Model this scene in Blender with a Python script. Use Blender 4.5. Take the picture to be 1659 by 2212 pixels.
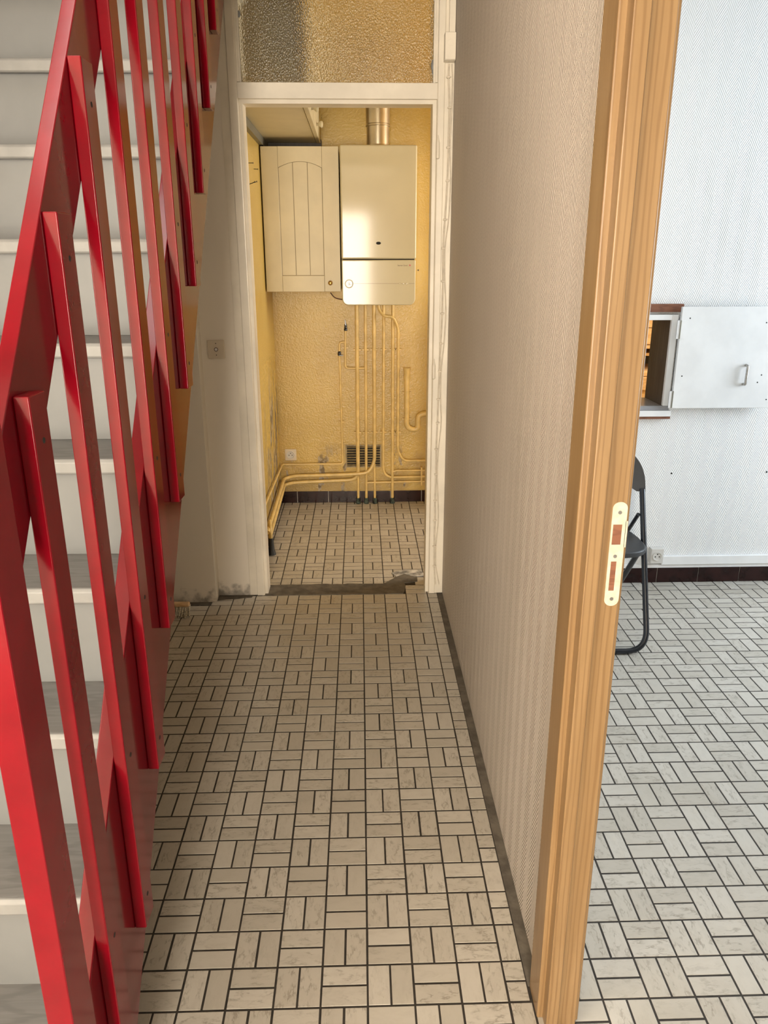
import bpy, bmesh, math, random
from mathutils import Vector, Matrix
random.seed(7)
for o in list(bpy.data.objects): bpy.data.objects.remove(o)
S = bpy.context.scene
COL = S.collection
# ------------------------------------------------------------------ camera
W, H = 1659, 2212
F_PX, YAW, PIT, ROL = 1666.0, 0.02955, 0.3182, -0.0018
CAM = Vector((-0.0003, -1.2205, 1.5))
_f = Vector((math.sin(YAW)*math.cos(PIT), math.cos(YAW)*math.cos(PIT), -math.sin(PIT)))
_r = _f.cross(Vector((0, 0, 1))).normalized(); _u = _r.cross(_f)
RGT = math.cos(ROL)*_r + math.sin(ROL)*_u
UP = -math.sin(ROL)*_r + math.cos(ROL)*_u
cd = bpy.data.cameras.new('camera'); cam = bpy.data.objects.new('camera', cd); COL.objects.link(cam)
m3 = Matrix((RGT, UP, -_f)).transposed()
cam.matrix_world = Matrix.Translation(CAM) @ m3.to_4x4()
cd.sensor_fit = 'HORIZONTAL'; cd.sensor_width = 36.0; cd.lens = F_PX*36.0/W; cd.clip_start = 0.02
S.camera = cam
def ray(x, y): return RGT*((x-W/2)/F_PX) - UP*((y-H/2)/F_PX) + _f
def onX(x, y, v): d = ray(x, y); return CAM + d*((v-CAM.x)/d.x)
def onY(x, y, v): d = ray(x, y); return CAM + d*((v-CAM.y)/d.y)
def onZ(x, y, v): d = ray(x, y); return CAM + d*((v-CAM.z)/d.z)
def pix(p):
    d = Vector(p)-CAM; z = d.dot(_f)
    return (W/2+F_PX*d.dot(RGT)/z, H/2-F_PX*d.dot(UP)/z) if z > 0.05 else (-9e9, -9e9)
# ------------------------------------------------------------------ world, lights, exposure
wd = bpy.data.worlds.new('world'); S.world = wd; wd.use_nodes = True
wd.node_tree.nodes['Background'].inputs[0].default_value = (0.62, 0.72, 0.9, 1)
wd.node_tree.nodes['Background'].inputs[1].default_value = 0.6
S.view_settings.view_transform = 'Standard'; S.view_settings.look = 'None'
S.view_settings.gamma = 1; S.view_settings.use_curve_mapping = False
S.view_settings.exposure = 0.0
S.cycles.use_denoising = True; S.cycles.max_bounces = 8; S.cycles.diffuse_bounces = 4; S.cycles.use_adaptive_sampling = True; S.cycles.adaptive_threshold = 0.02
S.cycles.glossy_bounces = 4; S.cycles.transmission_bounces = 6
S.cycles.sample_clamp_indirect = 6.0; S.cycles.caustics_reflective = False; S.cycles.caustics_refractive = False
def area(name, loc, direction, sx, sy, power, col):
    l = bpy.data.lights.new(name, 'AREA'); l.shape = 'RECTANGLE'; l.size = sx; l.size_y = sy
    l.energy = power; l.color = col
    o = bpy.data.objects.new(name, l); COL.objects.link(o); o.location = loc
    o.rotation_euler = Vector(direction).to_track_quat('-Z', 'Y').to_euler(); return o
# daylight in the window openings of the place
area('front_door_daylight', (-0.20, -4.18, 1.25), (0, 1, 0.0), 0.66, 1.70, 245, (1.0, 0.88, 0.72))
area('hall_window_daylight', (-1.40, -1.10, 1.65), (1, 0.25, 0.0), 1.0, 1.1, 46, (1.0, 0.88, 0.72))
area('room_window_daylight', (3.57, 1.20, 1.45), (-1, -0.1, -0.1), 1.1, 1.4, 86, (0.78, 0.89, 1.0))
area('kitchen_window_daylight', (2.96, 2.93, 1.55), (-1, 0, -0.05), 0.75, 0.95, 78, (1.0, 0.95, 0.85))
area('landing_window_daylight', (-0.95, -0.30, 4.4), (0.1, 0.35, -1), 0.9, 0.9, 22, (1.0, 0.95, 0.88))

# ------------------------------------------------------------------ material helpers
def nd(nt, t, **kw):
    n = nt.nodes.new(t)
    for k, v in kw.items():
        if k.startswith('i_'):
            key = k[2:]; key = int(key) if key.isdigit() else key.replace('_', ' ')
            n.inputs[key].default_value = v
        else: setattr(n, k, v)
    return n
def base(name, col, rough=0.5, metal=0.0, spec=0.5, coat=0.0):
    m = bpy.data.materials.new(name); m.use_nodes = True; b = m.node_tree.nodes['Principled BSDF']
    b.inputs['Base Color'].default_value = (*col, 1); b.inputs['Roughness'].default_value = rough
    b.inputs['Metallic'].default_value = metal; b.inputs['Specular IOR Level'].default_value = spec
    b.inputs['Coat Weight'].default_value = coat
    return m, m.node_tree, b
def math_(nt, op, a, b=None, clamp=False):
    n = nt.nodes.new('ShaderNodeMath'); n.operation = op; n.use_clamp = clamp
    for i, v in enumerate((a, b)):
        if v is None: continue
        if isinstance(v, (int, float)): n.inputs[i].default_value = v
        else: nt.links.new(v, n.inputs[i])
    return n.outputs[0]
def mixc(nt, fac, a, b):
    n = nt.nodes.new('ShaderNodeMix'); n.data_type = 'RGBA'
    if isinstance(fac, (int, float)): n.inputs[0].default_value = fac
    else: nt.links.new(fac, n.inputs[0])
    for i, v in ((6, a), (7, b)):
        if isinstance(v, tuple): n.inputs[i].default_value = (*v, 1)
        else: nt.links.new(v, n.inputs[i])
    return n.outputs[2]
def pos(nt): return nt.nodes.new('ShaderNodeNewGeometry').outputs['Position']
def noise(nt, vec, scale, detail=3, rough=0.55):
    n = nd(nt, 'ShaderNodeTexNoise', i_Scale=scale, i_Detail=detail, i_Roughness=rough)
    nt.links.new(vec, n.inputs['Vector']); return n.outputs['Fac']
def scalev(nt, vec, s):
    n = nt.nodes.new('ShaderNodeVectorMath'); n.operation = 'MULTIPLY'; nt.links.new(vec, n.inputs[0]); n.inputs[1].default_value = s
    return n.outputs[0]
def ramp(nt, fac, lo, hi):
    n = nd(nt, 'ShaderNodeMapRange'); nt.links.new(fac, n.inputs[0]); n.inputs[1].default_value = lo; n.inputs[2].default_value = hi
    n.interpolation_type = 'SMOOTHSTEP'; return n.outputs[0]
def bump(nt, b, h, strength, dist=0.01):
    n = nd(nt, 'ShaderNodeBump', i_Strength=strength, i_Distance=dist)
    nt.links.new(h, n.inputs['Height']); nt.links.new(n.outputs[0], b.inputs['Normal'])
def plain(name, col, rough=0.5, metal=0.0, var=0.06, scale=9, bmp=0.0, bscale=200, spec=0.5, coat=0.0):
    m, nt, b = base(name, col, rough, metal, spec, coat); p = pos(nt)
    f = noise(nt, p, scale, 4)
    dk = tuple(c*(1-var*2) for c in col); lt = tuple(min(1, c*(1+var)) for c in col)
    nt.links.new(mixc(nt, ramp(nt, f, 0.3, 0.7), dk, lt), b.inputs['Base Color'])
    if bmp: bump(nt, b, noise(nt, p, bscale, 2), bmp, 0.002)
    return m
def herring(name, col, axis, per=0.072, lam=0.0085, strength=0.35, colvar=0.05, rough=0.6, dirt=0.0):
    m, nt, b = base(name, col, rough); p = pos(nt)
    sx = nt.nodes.new('ShaderNodeSeparateXYZ'); nt.links.new(p, sx.inputs[0])
    u = sx.outputs[axis]; v = sx.outputs[2]
    t = math_(nt, 'PINGPONG', u, per/2)
    wv = math_(nt, 'SINE', math_(nt, 'MULTIPLY', math_(nt, 'ADD', v, math_(nt, 'MULTIPLY', t, 1.7)), 2*math.pi/lam))
    n1 = noise(nt, p, 60, 3); n2 = noise(nt, p, 1.6, 3)
    hgt = math_(nt, 'ADD', wv, math_(nt, 'MULTIPLY', n1, 1.5))
    bump(nt, b, hgt, strength, 0.003)
    dk = tuple(c*(1-colvar*2.5) for c in col)
    f = math_(nt, 'ADD', math_(nt, 'MULTIPLY', ramp(nt, wv, -1, 1), 0.7), math_(nt, 'MULTIPLY', n2, 0.45), True)
    c = mixc(nt, f, dk, col)
    if dirt:
        low = ramp(nt, math_(nt, 'ADD', math_(nt, 'MULTIPLY', v, -9.0), math_(nt, 'MULTIPLY', noise(nt, p, 22, 4), 2.2)), 0.55, 1.35)
        c = mixc(nt, math_(nt, 'MULTIPLY', low, dirt), c, (0.10, 0.085, 0.065))
    nt.links.new(c, b.inputs['Base Color']); return m
def tile_mat():
    m, nt, b = base('glazed_travertine_tile', (0.6, 0.56, 0.49), 0.33)
    at = nd(nt, 'ShaderNodeAttribute', attribute_name='loc')
    oi = nt.nodes.new('ShaderNodeObjectInfo'); g = nt.nodes.new('ShaderNodeNewGeometry')
    rnd = math_(nt, 'FRACT', math_(nt, 'ADD', oi.outputs['Random'], g.outputs['Random Per Island']))
    cb = nt.nodes.new('ShaderNodeCombineXYZ')
    nt.links.new(math_(nt, 'MULTIPLY', rnd, 37.0), cb.inputs[0]); nt.links.new(math_(nt, 'MULTIPLY', rnd, 91.0), cb.inputs[1])
    ad = nt.nodes.new('ShaderNodeVectorMath'); nt.links.new(at.outputs['Vector'], ad.inputs[0]); nt.links.new(cb.outputs[0], ad.inputs[1])
    st = scalev(nt, ad.outputs[0], (26, 62, 40))
    n1 = noise(nt, st, 1.0, 4, 0.6); n2 = noise(nt, scalev(nt, ad.outputs[0], (30, 55, 40)), 1.0, 2)
    ridge = math_(nt, 'SUBTRACT', 1.0, math_(nt, 'MULTIPLY', math_(nt, 'ABSOLUTE', math_(nt, 'SUBTRACT', n1, 0.5)), 16.0), True)
    vein = math_(nt, 'MULTIPLY', ridge, ramp(nt, n2, 0.42, 0.64))
    vein = math_(nt, 'MULTIPLY', vein, ramp(nt, math_(nt, 'FRACT', math_(nt, 'MULTIPLY', rnd, 13.0)), -0.1, 0.8))
    c = mixc(nt, ramp(nt, rnd, 0, 1), (0.455, 0.420, 0.36), (0.53, 0.495, 0.435))
    c = mixc(nt, math_(nt, 'MULTIPLY', ramp(nt, n1, 0.45, 0.75), 0.25), c, (0.33, 0.29, 0.235))
    c = mixc(nt, math_(nt, 'MULTIPLY', vein, 0.6), c, (0.17, 0.14, 0.10))
    big = ramp(nt, noise(nt, pos(nt), 2.3, 4), 0.5, 0.8)
    c = mixc(nt, math_(nt, 'MULTIPLY', big, 0.25), c, (0.29, 0.25, 0.19))
    nt.links.new(c, b.inputs['Base Color'])
    bump(nt, b, math_(nt, 'SUBTRACT', noise(nt, pos(nt), 70, 2), vein), 0.12, 0.001)
    return m
def wood_mat(name, c1, c2, c3, vec=(9, 40, 1.1), rough=0.42):
    m, nt, b = base(name, c1, rough); p = pos(nt)
    n0 = noise(nt, scalev(nt, p, vec), 3.0, 5, 0.6)
    w = nd(nt, 'ShaderNodeTexWave', i_Scale=3.2, i_Distortion=7.0, i_Detail=3.0, i_Detail_Scale=1.3); w.bands_direction = 'X'
    nt.links.new(scalev(nt, p, (vec[0]*.7, vec[1]*.25, vec[2]*0.7)), w.inputs['Vector'])
    c = mixc(nt, ramp(nt, n0, 0.35, 0.7), c1, c2)
    c = mixc(nt, math_(nt, 'MULTIPLY', ramp(nt, w.outputs['Fac'], 0.55, 1.0), 0.55), c, c3)
    nt.links.new(c, b.inputs['Base Color']); bump(nt, b, n0, 0.08, 0.002); return m
def yellow_mat(name, peel=False):
    m, nt, b = base(name, (0.74, 0.47, 0.14), 0.34); p = pos(nt)
    sx = nt.nodes.new('ShaderNodeSeparateXYZ'); nt.links.new(p, sx.inputs[0])
    n1 = noise(nt, p, 1.7, 4); n2 = noise(nt, p, 7, 4); n3 = noise(nt, scalev(nt, p, (1, 1, 0.35)), 14, 4)
    c = mixc(nt, ramp(nt, n1, 0.3, 0.7), (0.53, 0.365, 0.095), (0.62, 0.44, 0.128))
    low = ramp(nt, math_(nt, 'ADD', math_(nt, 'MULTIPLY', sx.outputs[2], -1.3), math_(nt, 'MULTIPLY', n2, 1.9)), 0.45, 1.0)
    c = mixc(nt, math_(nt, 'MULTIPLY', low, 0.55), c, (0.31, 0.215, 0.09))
    band = math_(nt, 'MULTIPLY', ramp(nt, n3, 0.50 if peel else 0.60, 0.54 if peel else 0.64),
                 ramp(nt, math_(nt, 'MULTIPLY', sx.outputs[2], -1.0), -1.0 if peel else -0.42, -0.6 if peel else -0.25))
    if peel: band = math_(nt, 'MULTIPLY', band, ramp(nt, sx.outputs[1], 2.75, 3.1))
    c = mixc(nt, math_(nt, 'MULTIPLY', band, 0.9), c, mixc(nt, ramp(nt, noise(nt, p, 30, 3), 0.45, 0.6), (0.16, 0.125, 0.08), (0.40, 0.35, 0.28)))
    spot = math_(nt, 'MULTIPLY', ramp(nt, noise(nt, p, 42, 3), 0.69, 0.74), ramp(nt, math_(nt, 'MULTIPLY', sx.outputs[2], -1.0), -1.2, -0.3))
    c = mixc(nt, math_(nt, 'MULTIPLY', spot, 0.6), c, (0.16, 0.10, 0.05))
    nt.links.new(c, b.inputs['Base Color'])
    nt.links.new(math_(nt, 'ADD', 0.26, math_(nt, 'MULTIPLY', band, 0.4)), b.inputs['Roughness'])
    bump(nt, b, noise(nt, p, 110, 3), 0.8, 0.003); return m

M = {}
M['tile'] = tile_mat()
M['grout'] = plain('dark_grout', (0.030, 0.024, 0.018), 0.85, var=0.2, scale=40)
M['mortar'] = plain('grey_mortar', (0.13, 0.112, 0.088), 0.9, var=0.2, scale=18, bmp=0.5, bscale=60)
M['pale_mortar'] = plain('pale_plaster_mortar', (0.52, 0.50, 0.46), 0.8, var=0.35, scale=22, bmp=0.7, bscale=45)
M['corr'] = herring('cream_woven_wallcovering', (0.71, 0.635, 0.56), 1, per=0.076, lam=0.0125, strength=0.6, colvar=0.14)
M['part'] = herring('off_white_painted_wallcovering', (0.86, 0.80, 0.70), 0, per=0.04, lam=0.006, strength=0.08, colvar=0.03, dirt=0.75)
M['room'] = herring('white_woven_wallcovering', (0.82, 0.82, 0.81), 0, per=0.080, lam=0.0145, strength=0.3, colvar=0.045)
M['frame'] = plain('yellowed_white_gloss_paint', (0.80, 0.74, 0.63), 0.38, var=0.05, scale=6, bmp=0.06, bscale=60)
M['white'] = plain('white_gloss_paint', (0.80, 0.80, 0.79), 0.4, var=0.03, scale=7)
M['ceil'] = plain('white_ceiling_paint', (0.78, 0.76, 0.72), 0.8, var=0.02)
M['red'] = plain('red_gloss_paint', (0.165, 0.0015, 0.0072), 0.13, var=0.06, scale=14, bmp=0.03, bscale=40, spec=0.30)
M['tread'] = wood_mat('grey_painted_wood', (0.145, 0.145, 0.142), (0.175, 0.175, 0.172), (0.11, 0.11, 0.107), (1.2, 40, 9), 0.5)
M['riser'] = plain('pale_grey_paint', (0.165, 0.172, 0.174), 0.45, var=0.04, scale=5)
M['nosing'] = plain('worn_white_nosing_paint', (0.225, 0.228, 0.224), 0.45, var=0.06, scale=12)
M['pine'] = wood_mat('varnished_pine', (0.225, 0.136, 0.060), (0.270, 0.170, 0.080), (0.160, 0.088, 0.036), (14, 14, 0.8), 0.34)
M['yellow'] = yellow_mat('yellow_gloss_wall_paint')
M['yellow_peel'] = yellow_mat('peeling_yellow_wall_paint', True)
M['pipe'] = plain('yellow_painted_copper', (0.72, 0.53, 0.215), 0.33, var=0.08, scale=20)
M['cab'] = plain('cream_lacquered_wood', (0.60, 0.535, 0.36), 0.42, var=0.04, scale=5)
M['cab_groove'] = plain('darker_cream_groove_lacquer', (0.36, 0.29, 0.17), 0.6, var=0.05)  # darker cream of the door backing seen between stiles and planks
M['boiler'] = plain('cream_enamel', (0.60, 0.55, 0.39), 0.09, var=0.02, scale=3, spec=0.2)
M['dark_gap'] = plain('black_gap', (0.012, 0.010, 0.008), 0.8)
M['flue'] = plain('brushed_aluminium', (0.62, 0.55, 0.42), 0.3, metal=0.9, var=0.08, scale=12)
M['skirt'] = plain('dark_brown_glazed_tile', (0.022, 0.007, 0.006), 0.2, var=0.2, scale=15, spec=0.3)
M['joint'] = plain('pale_tile_joint', (0.48, 0.44, 0.40), 0.8)
M['black_plastic'] = plain('black_plastic', (0.030, 0.032, 0.034), 0.45, var=0.1, bmp=0.15, bscale=350)
M['black_metal'] = plain('black_enamelled_steel', (0.010, 0.011, 0.015), 0.25, var=0.1)
M['brown'] = wood_mat('brown_stained_wood', (0.19, 0.075, 0.04), (0.23, 0.095, 0.05), (0.12, 0.045, 0.025), (2, 20, 30))
M['dark_wood'] = wood_mat('dark_oak_veneer', (0.052, 0.043, 0.037), (0.075, 0.062, 0.052), (0.035, 0.028, 0.024), (20, 20, 1.5), 0.55)
M['dresser'] = wood_mat('honey_wood', (0.62, 0.40, 0.20), (0.70, 0.47, 0.25), (0.5, 0.3, 0.14), (2, 20, 20))
M['brass'] = plain('aged_brass', (0.42, 0.27, 0.08), 0.3, metal=0.9, var=0.15, scale=60)
M['steel'] = plain('zinc_steel', (0.45, 0.43, 0.40), 0.35, metal=0.9, var=0.1, scale=80)
M['plate'] = plain('yellowed_zinc_plate', (0.60, 0.565, 0.45), 0.3, metal=0.15, var=0.08, scale=70)
M['switch'] = plain('cream_bakelite', (0.68, 0.60, 0.48), 0.35, var=0.02)
M['cable'] = plain('painted_cable', (0.70, 0.63, 0.52), 0.5, var=0.06, scale=40)
M['grey_pvc'] = plain('pale_grey_plastic', (0.62, 0.60, 0.56), 0.4, var=0.03)
M['grey_metal'] = plain('grey_rail_metal', (0.20, 0.19, 0.15), 0.45, metal=0.3)
M['slate_sill'] = plain('grey_laminate', (0.30, 0.30, 0.31), 0.3, var=0.1)
M['verdigris'] = plain('corroded_mortar', (0.05, 0.07, 0.06), 0.9, var=0.5, scale=60, bmp=0.8, bscale=120)
M['logo_red'] = plain('red_print', (0.5, 0.02, 0.03), 0.4)
M['ink'] = plain('brown_print', (0.10, 0.05, 0.03), 0.5)
M['bristle'] = plain('pale_bristles', (0.55, 0.49, 0.38), 0.8, var=0.3, scale=120)
M['vent'] = plain('dusty_painted_metal', (0.36, 0.285, 0.15), 0.5, var=0.2, scale=40)
def glass_mat(name, rough, bmpv, col=(0.97, 0.95, 0.88)):
    m, nt, b = base(name, col, rough); b.inputs['Transmission Weight'].default_value = 1.0; b.inputs['IOR'].default_value = 1.45
    if bmpv:
        v = nd(nt, 'ShaderNodeTexVoronoi', i_Scale=190); nt.links.new(scalev(nt, pos(nt), (1, 1, 0.75)), v.inputs['Vector'])
        bump(nt, b, v.outputs['Distance'], bmpv, 0.004)
    return m
M['hammered'] = glass_mat('hammered_glass', 0.25, 0.4, (0.97, 0.93, 0.78))
M['clear'] = glass_mat('clear_glass', 0.0, 0)

# ------------------------------------------------------------------ geometry helpers (all in world coordinates)
LOC = {}
def thing(name, label, cat, loc=(0, 0, 0), group=None, rz=0.0):
    o = bpy.data.objects.new(name, None); COL.objects.link(o); o.location = loc; o.empty_display_size = 0.05
    o.rotation_euler = (0, 0, rz); LOC[o.name] = Vector(loc); tag(o, label, cat, group); return o
def tag(o, label, cat, group=None):
    o['label'] = label; o['category'] = cat
    if group: o['group'] = group
    return o
def structure(o): o['kind'] = 'structure'; return o
def build(name, bm, mat, parent=None, smooth=False, label=None, angle=None, wn=True):
    bmesh.ops.recalc_face_normals(bm, faces=bm.faces)
    me = bpy.data.meshes.new(name)
    xs = [v.co for v in bm.verts]
    lo = Vector((min(v.x for v in xs), min(v.y for v in xs), min(v.z for v in xs))); hi = Vector((max(v.x for v in xs), max(v.y for v in xs), max(v.z for v in xs)))
    c = (lo+hi)/2; c.z = lo.z
    bmesh.ops.translate(bm, verts=bm.verts, vec=-c)
    bm.to_mesh(me); bm.free()
    for mm in (mat if isinstance(mat, (list, tuple)) else [mat]): me.materials.append(M[mm] if isinstance(mm, str) else mm)
    if smooth:
        for p in me.polygons: p.use_smooth = True
        try: me.set_sharp_from_angle(angle=angle or math.radians(38))
        except Exception: pass
    o = bpy.data.objects.new(name, me); COL.objects.link(o)
    LOC[o.name] = c
    if smooth and wn:
        w = o.modifiers.new('weighted_normals', 'WEIGHTED_NORMAL'); w.weight = 100; w.keep_sharp = False
    if parent is not None: o.parent = parent; o.location = c - LOC[parent.name]
    else: o.location = c
    if label: o['label'] = label
    return o
def nb(): return bmesh.new()
def box(bm, x0, x1, y0, y1, z0, z1, bev=0.0, seg=1):
    vs = [bm.verts.new(p) for p in ((x0,y0,z0),(x1,y0,z0),(x1,y1,z0),(x0,y1,z0),(x0,y0,z1),(x1,y0,z1),(x1,y1,z1),(x0,y1,z1))]
    fs = [bm.faces.new([vs[i] for i in f]) for f in ((3,2,1,0),(4,5,6,7),(0,1,5,4),(1,2,6,5),(2,3,7,6),(3,0,4,7))]
    if bev: bmesh.ops.bevel(bm, geom=list({e for f in fs for e in f.edges}), offset=bev, segments=seg, affect='EDGES', profile=0.5)
    return bm
def BOX(name, x0, x1, y0, y1, z0, z1, mat, parent=None, bev=0.0, seg=1, label=None):
    return build(name, box(nb(), x0, x1, y0, y1, z0, z1, bev, seg), mat, parent, smooth=bev > 0 and seg > 1, label=label)
def prism(bm, pts, axis, a, b, bev=0.0, seg=1):
    """pts: 2D outline; axis 'x': (y,z) extruded x a..b; 'y': (x,z); 'z': (x,y)"""
    def P(p, t): return {'x': (t, p[0], p[1]), 'y': (p[0], t, p[1]), 'z': (p[0], p[1], t)}[axis]
    A = [bm.verts.new(P(p, a)) for p in pts]; B = [bm.verts.new(P(p, b)) for p in pts]; n = len(pts)
    fs = [bm.faces.new(A), bm.faces.new(B[::-1])] + [bm.faces.new([A[i], B[i], B[(i+1) % n], A[(i+1) % n]]) for i in range(n)]
    if bev:
        bmesh.ops.recalc_face_normals(bm, faces=fs)
        es = [e for e in {e for f in fs for e in f.edges} if e.calc_face_angle(0) > 0.6]
        bmesh.ops.bevel(bm, geom=es, offset=bev, segments=seg, affect='EDGES', profile=0.5)
    return bm
def fillet(pts, rad, n=5):
    out = [Vector(pts[0])]
    for i in range(1, len(pts)-1):
        p, a, b = Vector(pts[i]), Vector(pts[i-1]), Vector(pts[i+1])
        d1, d2 = (a-p), (b-p); r = min(rad, d1.length*0.45, d2.length*0.45)
        s, e = p+d1.normalized()*r, p+d2.normalized()*r
        for k in range(n+1):
            t = k/n; out.append((1-t)**2*s + 2*t*(1-t)*p + t*t*e)
    out.append(Vector(pts[-1])); return out
def tube(bm, pts, r, rad=0.03, seg=10, n=5, close=True):
    P = fillet(pts, rad, n) if len(pts) > 2 else [Vector(p) for p in pts]
    rs = r if callable(r) else (lambda t: r)
    d0 = (P[1]-P[0]).normalized(); ref = Vector((0, 0, 1)) if abs(d0.z) < 0.9 else Vector((1, 0, 0))
    nrm = d0.cross(ref).normalized(); rings = []; L = 0; tot = sum((P[i+1]-P[i]).length for i in range(len(P)-1))
    for i, p in enumerate(P):
        d = (P[min(i+1, len(P)-1)]-P[max(i-1, 0)]).normalized()
        nrm = (nrm - d*nrm.dot(d)).normalized(); bn = d.cross(nrm)
        if i: L += (p-P[i-1]).length
        rr = rs(L/tot)
        rings.append([bm.verts.new(p+(nrm*math.cos(2*math.pi*k/seg)+bn*math.sin(2*math.pi*k/seg))*rr) for k in range(seg)])
    for a, b in zip(rings, rings[1:]):
        for k in range(seg): bm.faces.new([a[k], a[(k+1) % seg], b[(k+1) % seg], b[k]])
    if close: bm.faces.new(rings[0][::-1]); bm.faces.new(rings[-1])
    return bm
def TUBE(name, pts, r, mat, parent=None, rad=0.03, seg=10, label=None, n=5):
    return build(name, tube(nb(), pts, r, rad, seg, n), mat, parent, True, label, wn=False)
def lathe(bm, prof, origin, axis, seg=20):
    """prof: (radius, distance along axis)"""
    ax = Vector(axis).normalized(); ref = Vector((0, 0, 1)) if abs(ax.z) < 0.9 else Vector((1, 0, 0))
    u = ax.cross(ref).normalized(); v = ax.cross(u); O = Vector(origin); rings = []
    for r, h in prof:
        r = max(r, 1e-4)
        rings.append([bm.verts.new(O+ax*h+(u*math.cos(2*math.pi*k/seg)+v*math.sin(2*math.pi*k/seg))*r) for k in range(seg)])
    for a, b in zip(rings, rings[1:]):
        for k in range(seg): bm.faces.new([a[k], a[(k+1) % seg], b[(k+1) % seg], b[k]])
    bm.faces.new(rings[0][::-1]); bm.faces.new(rings[-1]); return bm
def LATHE(name, prof, origin, axis, mat, parent=None, seg=20, label=None):
    return build(name, lathe(nb(), prof, origin, axis, seg), mat, parent, True, label, wn=False)
def two_mat(o, test):
    for p in o.data.polygons:
        p.material_index = 1 if test(p) else 0
def holed_wall(name, x0, x1, y0, y1, z0, z1, holes, mats, test=None):
    """wall in the XZ plane with rectangular holes (xa,xb,za,zb)"""
    xs = sorted({x0, x1, *[h[0] for h in holes], *[h[1] for h in holes]}); zs = sorted({z0, z1, *[h[2] for h in holes], *[h[3] for h in holes]})
    bm = nb()
    def solid(i, k):
        if i < 0 or k < 0 or i >= len(xs)-1 or k >= len(zs)-1: return False
        cx, cz = (xs[i]+xs[i+1])/2, (zs[k]+zs[k+1])/2
        return not any(h[0] < cx < h[1] and h[2] < cz < h[3] for h in holes)
    V = {}
    def v(x, y, z):
        key = (round(x, 5), round(y, 5), round(z, 5))
        if key not in V: V[key] = bm.verts.new(key)
        return V[key]
    for i in range(len(xs)-1):
        for k in range(len(zs)-1):
            if not solid(i, k): continue
            a, b, c, d = xs[i], xs[i+1], zs[k], zs[k+1]
            bm.faces.new([v(a,y0,c), v(b,y0,c), v(b,y0,d), v(a,y0,d)]); bm.faces.new([v(a,y1,d), v(b,y1,d), v(b,y1,c), v(a,y1,c)])
            if not solid(i-1, k): bm.faces.new([v(a,y1,c), v(a,y0,c), v(a,y0,d), v(a,y1,d)])
            if not solid(i+1, k): bm.faces.new([v(b,y0,c), v(b,y1,c), v(b,y1,d), v(b,y0,d)])
            if not solid(i, k-1): bm.faces.new([v(a,y0,c), v(a,y1,c), v(b,y1,c), v(b,y0,c)])
            if not solid(i, k+1): bm.faces.new([v(a,y0,d), v(b,y0,d), v(b,y1,d), v(a,y1,d)])
    o = build(name, bm, mats)
    if test: two_mat(o, test)
    return structure(o)

# ------------------------------------------------------------------ floor with its tiles
TP, GAP, TH = 0.10, 0.0042, 0.0012      # grid pitch, joint width, tile height above the joints
XL, YF = -1.42, -4.20
def tile_faces(bm, lay, cx, cy, hx, hy, along_x, off):
    """a tile with softened rim, centred at cx,cy"""
    b = 0.0010; h1, h2 = TH-0.0006, TH
    rings = [[(-hx,-hy,-0.004),(hx,-hy,-0.004),(hx,hy,-0.004),(-hx,hy,-0.004)], [(-hx,-hy,h1),(hx,-hy,h1),(hx,hy,h1),(-hx,hy,h1)],
             [(-hx+b,-hy+b,h2),(hx-b,-hy+b,h2),(hx-b,hy-b,h2),(-hx+b,hy-b,h2)]]
    vs = []
    for r in rings:
        row = []
        for p in r:
            v = bm.verts.new((cx+p[0], cy+p[1], p[2]-TH)); v[lay] = (p[0]+off[0], p[1]+off[1], 0) if along_x else (p[1]+off[0], p[0]+off[1], 0); row.append(v)
        vs.append(row)
    for a, b2 in zip(vs, vs[1:]):
        for k in range(4): bm.faces.new([a[k], a[(k+1) % 4], b2[(k+1) % 4], b2[k]])
    bm.faces.new(vs[-1])
_tm = {}
def tile_mesh(hx, hy, along_x, var):
    key = (round(hx, 4), round(hy, 4), along_x, var)
    if key not in _tm:
        bm = nb(); lay = bm.verts.layers.float_vector.new('loc'); tile_faces(bm, lay, 0, 0, hx, hy, along_x, (var*3.7, var*1.9))
        me = bpy.data.meshes.new('tile'); bm.to_mesh(me); bm.free(); me.materials.append(M['tile']); _tm[key] = me
    return _tm[key]
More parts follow.
